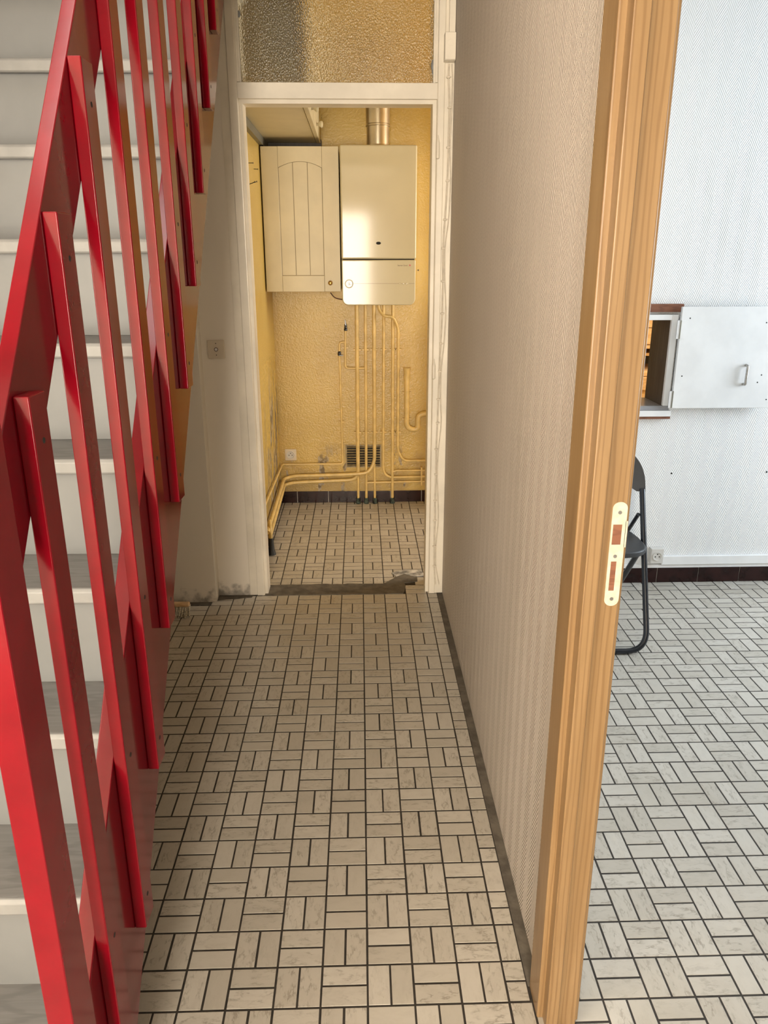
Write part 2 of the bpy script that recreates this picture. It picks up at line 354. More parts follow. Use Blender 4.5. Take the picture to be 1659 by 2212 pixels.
def tiled_floor(slab, x0, x1, y0, y1, skip, hidden, limit=295, door=False):
    todo = []
    for i in range(math.floor(x0/TP)-1, math.ceil(x1/TP)+2):
        for j in range(math.floor(y0/TP)-1, math.ceil(y1/TP)+1):
            for k in (0, 1):
                X0, Y0 = i*TP, j*TP
                r = (X0+k*TP/2, X0+(k+1)*TP/2, Y0, Y0+TP) if (i+j) % 2 == 0 else (X0, X0+TP, Y0+k*TP/2, Y0+(k+1)*TP/2)
                a, b, c, d = max(r[0], x0), min(r[1], x1 if r[3] > 0.001 or not door else 0.4255), max(r[2], y0), min(r[3], y1)
                if b-a < 0.012 or d-c < 0.012: continue
                g = GAP/2; cx, cy, hx, hy = (a+b)/2, (c+d)/2, (b-a)/2-g, (d-c)/2-g
                if skip(cx, cy): continue
                px, py = pix((cx, cy, 0)); q = pix((cx+0.02, cy+0.02, 0)); area_ = abs(q[0]-px)*abs(q[1]-py)*hx*hy
                vis = -20 < px < W+20 and -20 < py < H+40 and not hidden(px, py)
                todo.append((area_ if vis else -1, cx, cy, hx, hy, (i+j) % 2 == 1))
    todo.sort(key=lambda t: -t[0])
    rest = nb(); lay = rest.verts.layers.float_vector.new('loc'); n = 0; nrest = 0
    base_l = LOC[slab.name]
    for ar, cx, cy, hx, hy, ax in todo:
        if ar > 0 and n < limit:
            o = bpy.data.objects.new('tile', tile_mesh(hx, hy, ax, n % 5)); COL.objects.link(o); o.parent = slab
            o.location = Vector((cx, cy, random.uniform(-0.0005, 0.0))) - base_l; n += 1
        else: tile_faces(rest, lay, cx, cy, hx, hy, ax, (random.random()*40, random.random()*40)); nrest += 1
    if nrest:
        me = bpy.data.meshes.new('tile_field'); rest.to_mesh(me); me.materials.append(M['tile'])
        o = bpy.data.objects.new('tile_field', me); COL.objects.link(o); o.parent = slab; o.location = -base_l; o['kind'] = 'stuff'
    rest.free()
def slab(name, x0, x1, y0, y1, label):
    o = structure(BOX(name, x0, x1, y0, y1, -0.10, -TH+0.0005, 'grout')); o['label'] = label; return o
fl = slab('floor', XL, 0.4255, YF, 2.20, 'beige basket-weave tiled floor of the corridor')
fk = slab('floor_kitchen', -0.52, 3.0, 2.20, 3.55, 'beige basket-weave tiled floor of the yellow kitchen')
fr = slab('floor_room', 0.4255, 3.6, YF, 2.20, 'grey-white basket-weave tiled floor of the bright room')
def sil(px, py):   # left of this the staircase hides the floor
    return px < 297 + (2212-py)*0.094
tiled_floor(fl, XL, 0.347, YF, 2.20, lambda x, y: (y > 2.10 and x < 0.19) or (y > 2.105 and x < -0.5), sil, door=True)
tiled_floor(fk, -0.515, 3.0, 2.20, 3.55, lambda x, y: (y < 2.216 and x < 0.19) or (0.17 < x < 0.26 and 2.24 < y < 2.335), lambda px, py: px > 925 or px < 560)
tiled_floor(fr, 0.4255, 3.6, YF, 2.20, lambda x, y: False, lambda px, py: px < 1243+(2212-py)*0.099)
# cement strips and patches
o = structure(BOX('trim_1', 0.347, 0.372, 0.036, 2.10, -0.05, -0.0001, 'mortar')); o['label'] = 'dark cement strip along the foot of the corridor wall'
def blob(pts, jit, z1, name, mat, label):
    out = []
    for k, p in enumerate(pts):
        q = pts[(k+1) % len(pts)]; n = max(1, int((Vector(q)-Vector(p)).length/0.025))
        for t in range(n): w = t/n; out.append((p[0]+(q[0]-p[0])*w+random.uniform(-jit, jit), p[1]+(q[1]-p[1])*w+random.uniform(-jit, jit)))
    o = structure(build(name, prism(nb(), out, 'z', -0.06, z1), mat)); o['label'] = label; return o
blob([(-0.50, 2.098), (0.185, 2.100), (0.20, 2.15), (0.20, 2.222), (0.262, 2.245), (0.266, 2.33), (0.20, 2.338), (0.165, 2.30), (0.10, 2.222), (-0.50, 2.222)], 0.004, 0.0022, 'trim_2', 'mortar', 'grey cement threshold strip under the kitchen doorway')
blob([(0.165, 2.298), (0.20, 2.335), (0.25, 2.30), (0.30, 2.305), (0.30, 2.385), (0.20, 2.385), (0.14, 2.352)], 0.005, 0.0032, 'trim_3', 'pale_mortar', 'rough pale plaster patch beside the kitchen door jamb')
blob([(-1.0, 2.0), (-0.69, 2.0), (-0.69, 2.05), (-0.52, 2.082), (-0.50, 2.13), (-1.0, 2.13)], 0.005, 0.0015, 'trim_4', 'mortar', 'broken dark cement edge below the off-white wall')

# ------------------------------------------------------------------ walls and ceilings
ZC = 2.55
o = structure(build('wall_right', (lambda b: (box(b, 0.372, 0.4255, 0.0, 2.20, 0, ZC), box(b, 0.372, 0.4255, -1.65, 0.0, 2.10, ZC), box(b, 0.372, 0.4255, YF, -1.65, 0, ZC), b)[-1])(nb()), ['corr', 'room']))
two_mat(o, lambda p: p.normal.x > 0.5); o['label'] = 'cream woven wallcovering on the corridor wall'
def back(p): return p.normal.y > 0.5
o = structure(BOX('wall_back', XL, -0.672, 2.035, 2.20, 0, ZC, ['part', 'yellow'])); two_mat(o, back)
o = structure(BOX('wall_back_switch', -0.672, -0.528, 2.108, 2.20, 0, ZC, ['part', 'yellow'])); two_mat(o, back)
bm = nb(); box(bm, XL-0.1, XL, YF, -1.65, 0, 5.2); box(bm, XL-0.1, XL, -0.55, 2.20, 0, 5.2); box(bm, XL-0.1, XL, -1.65, -0.55, 0, 1.05); box(bm, XL-0.1, XL, -1.65, -0.55, 2.25, 5.2)
structure(build('wall_left', bm, 'part'))
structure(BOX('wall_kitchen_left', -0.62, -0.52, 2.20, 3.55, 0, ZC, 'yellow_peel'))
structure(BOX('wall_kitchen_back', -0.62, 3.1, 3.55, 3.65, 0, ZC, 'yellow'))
HX0, HX1, HZ0, HZ1 = 0.62, 1.348, 0.869, 1.243
o = holed_wall('wall_room_back', 0.4255, 3.7, 2.20, 2.30, 0, ZC, [(HX0-0.02, HX1+0.02, HZ0-0.02, HZ1+0.02)], ['room', 'yellow'], back)
o['label'] = 'white woven wallcovering on the back wall of the bright room'
bm = nb(); box(bm, 3.6, 3.7, YF, 0.60, 0, ZC); box(bm, 3.6, 3.7, 1.80, 2.20, 0, ZC); box(bm, 3.6, 3.7, 0.60, 1.80, 0, 0.70); box(bm, 3.6, 3.7, 0.60, 1.80, 2.20, ZC)
structure(build('wall_room_right', bm, 'room'))
# openings for daylight: kitchen end wall, front wall of hall and room
bm = nb(); box(bm, 3.0, 3.1, 2.30, 3.55, 0, 1.05); box(bm, 3.0, 3.1, 2.30, 3.55, 2.05, ZC); box(bm, 3.0, 3.1, 2.30, 2.55, 1.05, 2.05); box(bm, 3.0, 3.1, 3.35, 3.55, 1.05, 2.05)
structure(build('wall_kitchen_right', bm, 'yellow'))
holed_wall('wall_front', XL, 3.7, YF-0.1, YF, 0, ZC, [(-0.60, 0.19, 0.0, 2.15)], ['ceil'])
structure(BOX('ceiling', -0.43, 0.4255, YF, 2.20, ZC, ZC+0.1, 'ceil')); structure(BOX('ceiling_hall', XL, -0.43, YF, -0.75, ZC, ZC+0.1, 'ceil'))
structure(BOX('ceiling_room', 0.4255, 3.7, YF, 2.20, ZC, ZC+0.1, 'ceil')); structure(BOX('ceiling_kitchen', -0.62, 3.1, 2.20, 3.65, ZC, ZC+0.1, 'yellow'))
structure(BOX('ceiling_landing', XL, -0.43, 1.62, 2.20, 2.42, 2.62, 'ceil')); structure(BOX('ceiling_stairwell', XL-0.1, -0.33, -0.85, 2.20, 5.2, 5.3, 'ceil'))
structure(BOX('wall_stairwell_right', -0.43, -0.33, -0.85, 2.20, ZC+0.1, 5.2, 'part')); structure(BOX('wall_stairwell_front', XL, -0.33, -0.85, -0.75, ZC+0.1, 5.2, 'part'))
structure(BOX('wall_stairwell_back', XL, -0.33, 2.10, 2.20, ZC+0.1, 5.2, 'part'))
# glazed front door behind the viewer and room window
d3 = structure(thing('door_3', 'glazed front door behind the viewer', 'door', (-0.02, YF-0.03, 0)))
bm = nb(); box(bm, -0.60, -0.54, YF-0.06, YF-0.01, 0, 2.15); box(bm, 0.13, 0.19, YF-0.06, YF-0.01, 0, 2.15); box(bm, -0.54, 0.13, YF-0.06, YF-0.01, 2.09, 2.15); box(bm, -0.54, 0.13, YF-0.06, YF-0.01, 0, 0.35)
build('door_leaf', bm, 'white', d3); BOX('pane', -0.54, 0.13, YF-0.04, YF-0.035, 0.35, 2.09, 'clear', d3)
def xwindow(name, label, x, y0, y1, z0, z1):
    w = structure(thing(name, label, 'window', (x, (y0+y1)/2, z0))); bm = nb()
    box(bm, x-0.025, x+0.025, y0, y0+0.05, z0, z1); box(bm, x-0.025, x+0.025, y1-0.05, y1, z0, z1); box(bm, x-0.025, x+0.025, y0+0.05, y1-0.05, z0, z0+0.05); box(bm, x-0.025, x+0.025, y0+0.05, y1-0.05, z1-0.05, z1)
    build('window_frame', bm, 'white', w); BOX('pane', x-0.002, x+0.002, y0+0.05, y1-0.05, z0+0.05, z1-0.05, 'clear', w); return w
w1 = xwindow('window_1', 'window of the bright room', 3.65, 0.60, 1.80, 0.7, 2.2)
w2 = xwindow('window_2', 'hall window beside the foot of the stairs', XL-0.05, -1.65, -0.55, 1.05, 2.25); del w2['category']
del d3['category'], w1['category']

# ------------------------------------------------------------------ door_1: white kitchen door frame with hammered glass transom
d1 = structure(thing('door_1', 'white painted kitchen door frame with hammered glass transom light', 'door', (-0.09, 2.12, 0))); del d1['category']
FY = 2.10
def jamb_left():
    pts = [(-0.530, FY+0.008), (-0.494, FY+0.008), (-0.494, FY), (-0.463, FY), (-0.4605, FY+0.004), (-0.4605, FY+0.020), (-0.446, FY+0.020), (-0.446, 2.205), (-0.530, 2.205)]
    return prism(nb(), pts, 'z', 0.0, ZC, 0.0015)
o = build('jamb', jamb_left(), ['frame', 'yellow'], d1); two_mat(o, lambda p: p.normal.x > 0.6 and p.center.y > 0.01)
pts = [(0.3715, FY+0.006), (0.334, FY+0.006), (0.334, FY), (0.3095, FY), (0.307, FY+0.004), (0.307, FY+0.020), (0.291, FY+0.020), (0.291, 2.205), (0.3715, 2.205)]
o = build('jamb', prism(nb(), pts, 'z', 0.0, ZC, 0.0015), ['frame', 'yellow'], d1); two_mat(o, lambda p: p.normal.x < -0.6 and p.center.y > 0.01)
build('transom_bar', prism(nb(), [(FY+0.001, 2.0825), (FY+0.001, 2.138), (2.125, 2.142), (2.20, 2.142), (2.20, 2.0825)], 'x', -0.461, 0.3075, 0.001), 'frame', d1)
BOX('head_lining', -0.4603, 0.3068, FY+0.0198, 2.2005, 2.068, 2.0825, 'frame', d1)
BOX('pane', -0.4605, 0.307, 2.128, 2.133, 2.142, ZC, 'hammered', d1, label='hammered obscured glass pane')
bm = nb(); box(bm, -0.4605, -0.452, FY+0.012, 2.128, 2.142, ZC); box(bm, 0.299, 0.307, FY+0.012, 2.128, 2.142, ZC); build('glazing_bead', bm, 'frame', d1)
bm = nb()   # lumps of old putty
for k in range(46):
    z = 2.15+k*0.0085; s = random.uniform(0.002, 0.006)
    for xx in (-0.4515, 0.2985): bmesh.ops.create_icosphere(bm, subdivisions=1, radius=s, matrix=Matrix.Translation((xx, 2.125, z+random.uniform(-.003, .003))))
for (xx, zz, s) in ((0.292, 2.2, .011), (0.294, 2.185, .009), (0.2915, 2.213, .007), (-0.443, 2.37, .007)): bmesh.ops.create_icosphere(bm, subdivisions=2, radius=s, matrix=Matrix.Translation((xx, 2.126, zz)) @ Matrix.Diagonal((1, .4, 1.7, 1)))
build('putty', bm, 'nosing', d1, True, wn=False)
for za, zb in ((1.870, 1.940), (1.005, 1.075)):
    h = LATHE('hinge', [(0.003, 0), (0.0075, 0.003), (0.0075, zb-za-0.012), (0.0055, zb-za-0.006), (0.004, zb-za+0.004), (0.002, zb-za+0.016)], (0.312, FY-0.002, za), (0, 0, 1), 'frame', d1, 12)

# ------------------------------------------------------------------ door_2: pine door frame between corridor and room
d2 = structure(thing('door_2', 'varnished pine door frame with metal strike plate', 'door', (0.40, -0.02, 0))); del d2['category']
XRM = 0.4255      # room side of the wall
prof = [(0.362, -0.066), (0.3868, -0.066), (0.3872, -0.056), (XRM, -0.056), (XRM, 0.0), (0.362, 0.0)]
b = prism(nb(), prof, 'z', 0, 2.08, 0.0022, 2); build('jamb', b, 'pine', d2, True)
build('jamb', prism(nb(), [(0.362, -1.60), (0.3868, -1.60), (0.3872, -1.61), (XRM, -1.61), (XRM, -1.65), (0.362, -1.65)], 'z', 0, 2.08, 0.0022, 2), 'pine', d2, True)
BOX('head_jamb', 0.362, XRM, -1.65, 0.0, 2.08, 2.10, 'pine', d2)
def arch(y0, y1, z1, xa, xb): return box(nb(), xa, xb, y0, y1, 0, z1, 0.003, 2)
build('architrave', arch(-0.038, 0.036, 2.16, 0.350, 0.3745), 'pine', d2, True); build('architrave', arch(-1.70, -1.625, 2.16, 0.350, 0.3745), 'pine', d2, True)
build('architrave', box(nb(), 0.350, 0.3745, -1.625, -0.038, 2.09, 2.16, 0.003, 2), 'pine', d2, True)
build('architrave', arch(-0.046, 0.03, 2.16, XRM, XRM+0.008), 'pine', d2, True)
# strike plate: rounded plate with two pockets, a lip and three screws
zb_, zt_ = 0.9470, 1.1290; xa_, xb_ = 0.4010, 0.4252; yp = -0.0575
def rr(x0, x1, z0, z1, r, n=8):
    out = []
    for cx, cz, a0 in ((x1-r, z1-r, 0), (x0+r, z1-r, 90), (x0+r, z0+r, 180), (x1-r, z0+r, 270)):
        for k in range(n+1): a = math.radians(a0+90*k/n); out.append((cx+r*math.cos(a), cz+r*math.sin(a)))
    return out
sp = build('strike_plate', prism(nb(), rr(xa_, xb_, zb_, zt_, 0.0115), 'y', yp, -0.0555, 0.0004), 'plate', d2, True, 'pale rounded metal strike plate')
BOX('latch_pocket', 0.4040, 0.4185, yp-0.0002, -0.055, 1.0565, 1.0910, 'brown', sp, label='brown open latch pocket')
BOX('bolt_pocket', 0.4060, 0.4150, yp-0.0002, -0.055, 0.9750, 1.0270, 'brown', sp, label='brown open bolt pocket')
BOX('lip', 0.4240, 0.4275, -0.0575, -0.048, 1.0515, 1.0965, 'plate', sp)
for zz, xx in ((1.1115, 0.4130), (1.0360, 0.4118), (0.9600, 0.4128)): LATHE('screw', [(0.0032, 0), (0.0032, 0.0006), (0.0012, 0.0006)], (xx, yp, zz), (0, -1, 0), 'steel', sp, 10)

# ------------------------------------------------------------------ dark glazed skirting tiles
def skirting(name, y, x_joints, label, h=0.0745):
    o = structure(BOX(name, x_joints[0], x_joints[-1], y-0.0045, y, 0.0, h-0.001, 'joint')); o['label'] = label
    for a, b in zip(x_joints, x_joints[1:]):
        g = 0.0019; hh = h+random.uniform(-0.001, 0.001)
        BOX('tile', a+g, b-g, y-0.0095, y-0.001, 0.0008, hh, 'skirt', o, 0.0015, 2)
    return o
skirting('baseboard_room', 2.20, [0.4255, 0.614, 0.817, 1.02, 1.2215] + [1.4225+0.2022*k for k in range(11)], 'dark brown glazed tile skirting in the bright room')
skirting('baseboard_kitchen', 3.55, [-0.515, -0.417, -0.217, -0.017] + [0.183+0.2*k for k in range(14)], 'dark brown glazed tile skirting along the yellow kitchen wall')
bl = structure(BOX('baseboard_kitchen_left', -0.52, -0.5155, 2.21, 3.54, 0, 0.0735, 'joint')); bl['label'] = 'dark tile skirting under the kitchen pipes'
for k in range(7):
    a = 2.21+k*0.2; BOX('tile', -0.5185, -0.5105, a+0.001, min(a+0.199, 3.539), 0.0008, 0.0745, 'skirt', bl, 0.0015, 2)

# ------------------------------------------------------------------ staircase
R_, G_ = 0.2204, 0.166
st = thing('staircase', 'steep staircase with pale grey steps and red painted slatted balustrade', 'staircase', (-0.43, -0.42, 0), rz=-0.013)
Y0n = -0.1459
for m in range(-1, 11):
    h = R_*(2+m); y = Y0n+G_*m
    t = BOX('tread', -1.39, -0.458, y+0.012, y+G_+0.045, h-0.030, h, 'tread', st, 0.001)
    b = prism(nb(), [(y+0.004, h-0.0325), (y+0.013, h-0.0325), (y+0.013, h+0.0004), (y+0.006, h+0.0004), (y, h-0.006), (y, h-0.028)], 'x', -1.39, -0.458, 0.002, 2)
    build('nosing', b, 'nosing', t, True, 'worn pale front edge of the tread')
    BOX('riser', -1.39, -0.458, y+0.028, y+0.044, h-R_+0.0006, h-0.0300, 'riser', st)
YA, YB = -0.35, 1.60
low = lambda y: 0.3475+1.262*y
top = lambda y: 0.8261+1.262*y
XO = -0.4285
for xa, xb in ((XO-0.030, XO), (-1.419, -1.391)):
    b = prism(nb(), [(YA, 0.0), (-0.2754, 0.0), (YB, low(YB)), (YB, top(YB)), (YA, top(YA))], 'x', xa, xb, 0.002, 2)
    build('stringer', b, 'red', st, True, 'deep red painted stair side board')
rl = lambda y: 1.5261+1.285*y
ru = lambda y: 1.6983+1.285*y
b = prism(nb(), [(-0.350, rl(-0.350)), (1.55, rl(1.55)), (1.55, ru(1.55)), (-0.350, ru(-0.350))], 'x', XO-0.022, XO, 0.002, 2)
build('handrail', b, 'red', st, True, 'wide red painted handrail board')
BOX('newel_post', XO-0.015, XO+0.021, -0.416, -0.350, 0.0, 1.40, 'red', st, 0.002, 2, 'thick red painted newel post')
bal0 = None
for k in range(-1, 10):
    y = -0.1035+G_*k; zb = 0.334+R_*k; zt = zb+1.226; zz0 = max(zb, 0.0)
    b = BOX('baluster', XO, XO+0.0205, y, y+0.0505, zz0, zt, 'red', st, 0.0022, 2)
    for zs in (zb+0.055, zb+0.055+0.30, zt-0.06):
        if zs > 0.02: LATHE('screw', [(0.0042, 0), (0.0042, 0.0003), (0.002, 0.0002)], (XO+0.0205, y+0.026, zs), (1, 0, 0), 'dark_gap', b, 8)

# ------------------------------------------------------------------ kitchen: wall cabinet with arched door
kc = thing('kitchen_cabinet', 'cream wall cabinet with arched plank door and brass knob beside the boiler', 'cabinet', (-0.31, 3.40, 1.325))
cx0, cx1, cz0, cz1 = -0.513, -0.1055, 1.324, 2.055; cy = 3.215
BOX('body', cx0+0.002, cx1-0.002, cy+0.022, 3.549, cz0+0.002, cz1-0.002, 'cab', kc)
dr = BOX('door', cx0, cx1, cy+0.006, cy+0.021, cz0, cz1, 'cab_groove', kc, 0.001)
sL, sR = -0.4235, -0.1945
BOX('stile', cx0, sL-0.0012, cy, cy+0.0065, cz0, cz1, 'cab', dr, 0.0012); BOX('stile', sR+0.0012, cx1, cy, cy+0.0065, cz0, cz1, 'cab', dr, 0.0012)
BOX('rail', sL, sR, cy, cy+0.0065, cz0, 1.4085, 'cab', dr, 0.0012)
def archz(x): t = (x-(sL+sR)/2)/((sR-sL)/2); return 1.983-0.030*t*t
N = 14; pts = [(sL+(sR-sL)*k/N, archz(sL+(sR-sL)*k/N)) for k in range(N+1)]
build('rail', prism(nb(), pts+[(sR, cz1), (sL, cz1)], 'y', cy, cy+0.0065), 'cab', dr)
pw = [sL, -0.3475, -0.2705, sR]
for a, b2 in zip(pw, pw[1:]):
    pp = [(a+0.0018+(b2-a-0.0036)*k/6, archz(a+(b2-a)*k/6)-0.0024) for k in range(7)]
    build('plank', prism(nb(), [(a+0.0018, 1.4112), (b2-0.0018, 1.4112)]+pp[::-1], 'y', cy+0.0016, cy+0.0062), 'cab', dr)
LATHE('knob', [(0.007, 0), (0.0055, 0.008), (0.010, 0.014), (0.0125, 0.020), (0.0115, 0.024), (0.006, 0.027), (0.002, 0.0275)], (-0.162, cy, 1.370), (0, -1, 0), 'brass', dr, 20, 'round aged brass knob')

# boiler
bo = thing('boiler', 'cream enamelled wall-hung gas boiler above painted pipes', 'boiler', (0.105, 3.40, 1.25))
bx0, bx1, by = -0.0985, 0.3085, 3.20
BOX('body', bx0+0.004, bx1-0.004, by+0.05, 3.549, 1.262, 2.052, 'boiler', bo, 0.004, 2)
BOX('shadow_gap', bx0+0.008, bx1-0.008, by+0.012, by+0.06, 1.47, 1.51, 'dark_gap', bo)
b = box(nb(), bx0, bx1, by, by+0.30, 1.4945, 2.062, 0.009, 3); build('front_cover', b, 'boiler', bo, True)
def panel_pts():
    r = 0.034; x0, x1, z0, z1 = bx0+0.001, bx1-0.003, 1.2515, 1.4895; out = [(x0, z1), (x1, z1)]
    for k in range(9): a = math.radians(0-90*k/8); out.append((x1-r+r*math.cos(a), z0+r+r*math.sin(a)))
    for k in range(9): a = math.radians(270-90*k/8); out.append((x0+r+r*math.cos(a), z0+r+r*math.sin(a)))
    return out
pn = build('control_panel', prism(nb(), panel_pts(), 'y', by-0.004, by+0.11, 0.005, 3), 'boiler', bo, True)
BOX('seam', bx0+0.006, bx1-0.008, by-0.0043, by-0.0035, 1.3660, 1.3670, 'ink', pn)
LATHE('gauge', [(0.0235, 0), (0.0235, 0.0025), (0.0205, 0.003), (0.0200, 0.0014), (0.004, 0.0013)], (-0.0590, by-0.004, 1.3655), (0, -1, 0), 'boiler', pn, 28, 'round pressure gauge')
TUBE('gauge_ring', [(-0.059+0.0188*math.cos(k*math.pi/18), by-0.0055, 1.3655+0.0188*math.sin(k*math.pi/18)) for k in range(37)], 0.0006, 'ink', pn, 0.0, 5)
bm = nb(); box(bm, -0.0603, -0.0577, by-0.0062, by-0.0054, 1.358, 1.3725); box(bm, -0.059, -0.046, by-0.0062, by-0.0054, 1.3618, 1.3630); build('needle', bm, 'ink', pn)
for k in range(3):
    LATHE('button', [(0.0065, 0), (0.006, 0.0015), (0.002, 0.002)], (0.221+0.0195*k, by-0.004, 1.3653), (0, -1, 0), 'boiler', pn, 12)
    BOX('button_mark', 0.2200+0.0195*k, 0.2220+0.0195*k, by-0.0066, by-0.0060, 1.3640, 1.3662, 'ink', pn)
LATHE('badge', [(0.0135, 0), (0.0130, 0.0012), (0.005, 0.0014)], (0.103, by, 1.582), (0, -1, 0), 'dark_gap', bo, 20, 'small dark oval badge').scale = (1, 1, 0.56)
def text_mesh(txt, size, loc, mat, parent, name):
    cu = bpy.data.curves.new('t', 'FONT'); cu.body = txt; cu.size = size; cu.extrude = 0.0002; cu.align_x = 'LEFT'
    to = bpy.data.objects.new('t', cu); COL.objects.link(to); dg = bpy.context.evaluated_depsgraph_get(); dg.update()
    me = bpy.data.meshes.new_from_object(to.evaluated_get(dg)); bpy.data.objects.remove(to)
    me.materials.clear(); me.materials.append(M[mat]); me.transform(Matrix.Rotation(math.pi/2, 4, 'X'))
    o = bpy.data.objects.new(name, me); COL.objects.link(o); o.parent = parent; o.location = Vector(loc)-LOC[parent.name]; LOC[o.name] = Vector(loc); return o
text_mesh('Saunier Duval', 0.0098, (0.2065, by-0.0042, 1.4580), 'ink', pn, 'lettering')
bm = nb(); prism(bm, [(0.2705, 1.4605), (0.2735, 1.4575), (0.2780, 1.4590), (0.2800, 1.4640), (0.2765, 1.4630), (0.2740, 1.4665), (0.2715, 1.4650)], 'y', by-0.0046, by-0.0038)
build('emblem', bm, 'logo_red', pn, False, 'small red leaf-shaped emblem')
# flue
fp = thing('flue_pipe', 'ribbed aluminium flue pipe rising from the boiler top', 'flue', (0.106, 3.36, 2.052))
LATHE('pipe', [(0.0615, 0), (0.0615, 0.118), (0.0645, 0.120), (0.0645, 0.49)], (0.106, 3.36, 2.062), (0, 0, 1), 'flue', fp, 40)
LATHE('collar', [(0.0635, 0), (0.0655, 0.004), (0.0655, 0.011), (0.0635, 0.015)], (0.106, 3.36, 2.064), (0, 0, 1), 'flue', fp, 40)
LATHE('collar', [(0.0640, 0), (0.0662, 0.002), (0.0662, 0.006), (0.0640, 0.008)], (0.106, 3.36, 2.168), (0, 0, 1), 'flue', fp, 40)

# upper cupboard on the left kitchen wall, seen from below
uc = thing('kitchen_cupboard', 'cream upper cupboard seen from below under the kitchen ceiling', 'cupboard', (-0.36, 2.90, 2.10))
BOX('body', -0.497, -0.232, 2.33, 3.44, 2.100, 2.54, 'cab', uc)
for a, b2 in ((2.33, 2.884), (2.888, 3.44)):
    dd = BOX('door', -0.230, -0.208, a, b2, 2.098, 2.53, 'cab', uc, 0.002)
    yk = 2.62 if a < 2.5 else 3.05
    LATHE('knob', [(0.007, 0), (0.006, 0.010), (0.013, 0.018), (0.016, 0.024), (0.013, 0.031), (0.004, 0.033)], (-0.208, yk, 2.135), (1, 0, 0), 'cab', dd, 18)
rs = BOX('hanging_rail', -0.5195, -0.4975, 2.30, 3.545, 2.062, 2.11, 'grey_metal'); tag(rs, 'dark grey rail on the kitchen wall under the upper cupboard', 'rail')
rs = BOX('gap_shade_strip', -0.497, -0.205, 3.46, 3.549, 2.085, 2.12, 'dark_wood'); tag(rs, 'dark strip drawn as the shaded gap behind the upper cupboard, above the arched cabinet door', 'batten')  # dark strip stands in for the shade in the gap behind the cupboard

# ------------------------------------------------------------------ kitchen pipes on the back wall
PY = 3.518
def K(x, y): return (520+x/3.7705, 620+y/3.7705)
def Pw(x, y, Y=PY): return onY(*K(x, y), Y)
def clamp(parent, x, z, r, y=PY):
    bm = nb(); box(bm, x-r-0.011, x+r+0.011, y-0.002, y+0.006, z-0.004, z+0.004, 0.001); box(bm, x-0.004, x+0.004, y+0.004, 3.5495, z-0.004, z+0.004)
    lathe(bm, [(r+0.0022, 0), (r+0.0022, 0.008)], (x, y, z-0.004), (0, 0, 1), 12)
    build('pipe_clamp', bm, 'pipe', parent, False)
def pipe(label, runs, clamps=(), name='heating_pipe', group=None, foot=()):
    t = thing(name, label, 'pipe', tuple(Vector(runs[0][0][0])), group)
    for pts, r, rad in runs: TUBE('pipe_run', pts, r, 'pipe', t, rad, 12)
    for x, z, r in clamps: clamp(t, x, z, r)
    for x, y in foot:
        LATHE('floor_collar', [(0.017, -0.001), (0.015, 0.012), (0.0125, 0.030), (0.010, 0.036)], (x, y, 0), (0, 0, 1), 'verdigris', t, 12)
    return t
def V(x, z, y=PY): return (x, y, z)
ZT = 1.2612
XW = -0.503
pipe('thick yellow pipe under the boiler bending left into the lower wall pipe', [([V(-0.0205, ZT), V(-0.0235, 0.60), V(-0.0245, 0.158), V(-0.44, 0.142), (-0.492, PY-0.03, 0.135), (-0.492, 2.66, 0.100), (-0.492, 2.63, 0.04)], 0.0115, 0.06), ([V(-0.0245, 0.21), V(-0.0255, 0.0)], 0.0075, 0.02)],
     [(-0.0215, 0.973, 0.0115), (-0.0238, 0.465, 0.0115)], foot=[(-0.0255, PY)])
p2 = pipe('thin yellow pipe running straight to the floor, second from the left under the boiler', [([V(0.0305, ZT), V(0.0265, 0.0)], 0.0085, 0.02), ([V(0.0285, 0.134, PY), V(0.045, 0.138, PY), V(0.40, 0.140, PY+0.006)], 0.0065, 0.02)],
     [(0.0297, 0.973, 0.0085), (0.0280, 0.465, 0.0085)], foot=[(0.0265, PY)])
pipe('thick yellow pipe under the boiler curving left into the upper wall pipe', [([V(0.0815, ZT), V(0.0805, 0.275), V(0.042, 0.205, PY-0.012), V(-0.07, 0.196, PY-0.012), V(-0.43, 0.186), (-0.492, PY-0.035, 0.178), (-0.497, 2.66, 0.142), (-0.497, 2.60, 0.135)], 0.0110, 0.07), ([V(0.0790, 0.262), V(0.0815, 0.0)], 0.0075, 0.02)],
     [(0.0813, 0.973, 0.011), (0.0808, 0.465, 0.011)], foot=[(0.0815, PY)])
pipe('yellow pipe under the boiler bending right into the lower branch', [([V(0.1405, ZT), V(0.1355, 0.40), V(0.135, 0.17, PY), V(0.40, 0.171, PY+0.008)], 0.0085, 0.07)], [(0.1395, 0.973, 0.0085), (0.1365, 0.465, 0.0085)])
pipe('yellow pipe straight to the floor with a side branch, right of the vent grille', [([V(0.1945, ZT), V(0.1935, 0.0)], 0.0092, 0.02), ([V(0.1935, 0.205), V(0.215, 0.215), V(0.40, 0.213, PY+0.006)], 0.0065, 0.015)],
     [(0.1943, 0.973, 0.0092), (0.1938, 0.465, 0.0092)], foot=[(0.1935, PY)])
pipe('yellow pipe with an S-bend below the boiler, rightmost of the long upright pipes', [([V(0.108, ZT), V(0.112, 1.205), V(0.140, 1.170, PY-0.020), V(0.196, 1.168, PY-0.020), V(0.2275, 1.10), V(0.2270, 0.345), V(0.262, 0.278), V(0.41, 0.277, PY+0.006)], 0.0085, 0.045)],
     [(0.2275, 0.973, 0.0085), (0.2271, 0.465, 0.0085)])
gp = pipe('slim yellow gas pipe with a capped black tap on the left', [([V(-0.0885, 1.092), V(-0.0935, 0.98), V(-0.0940, 0.862), V(0.0275, 0.862)], 0.0062, 0.02)], [(-0.0925, 0.985, 0.006)], 'gas_pipe')
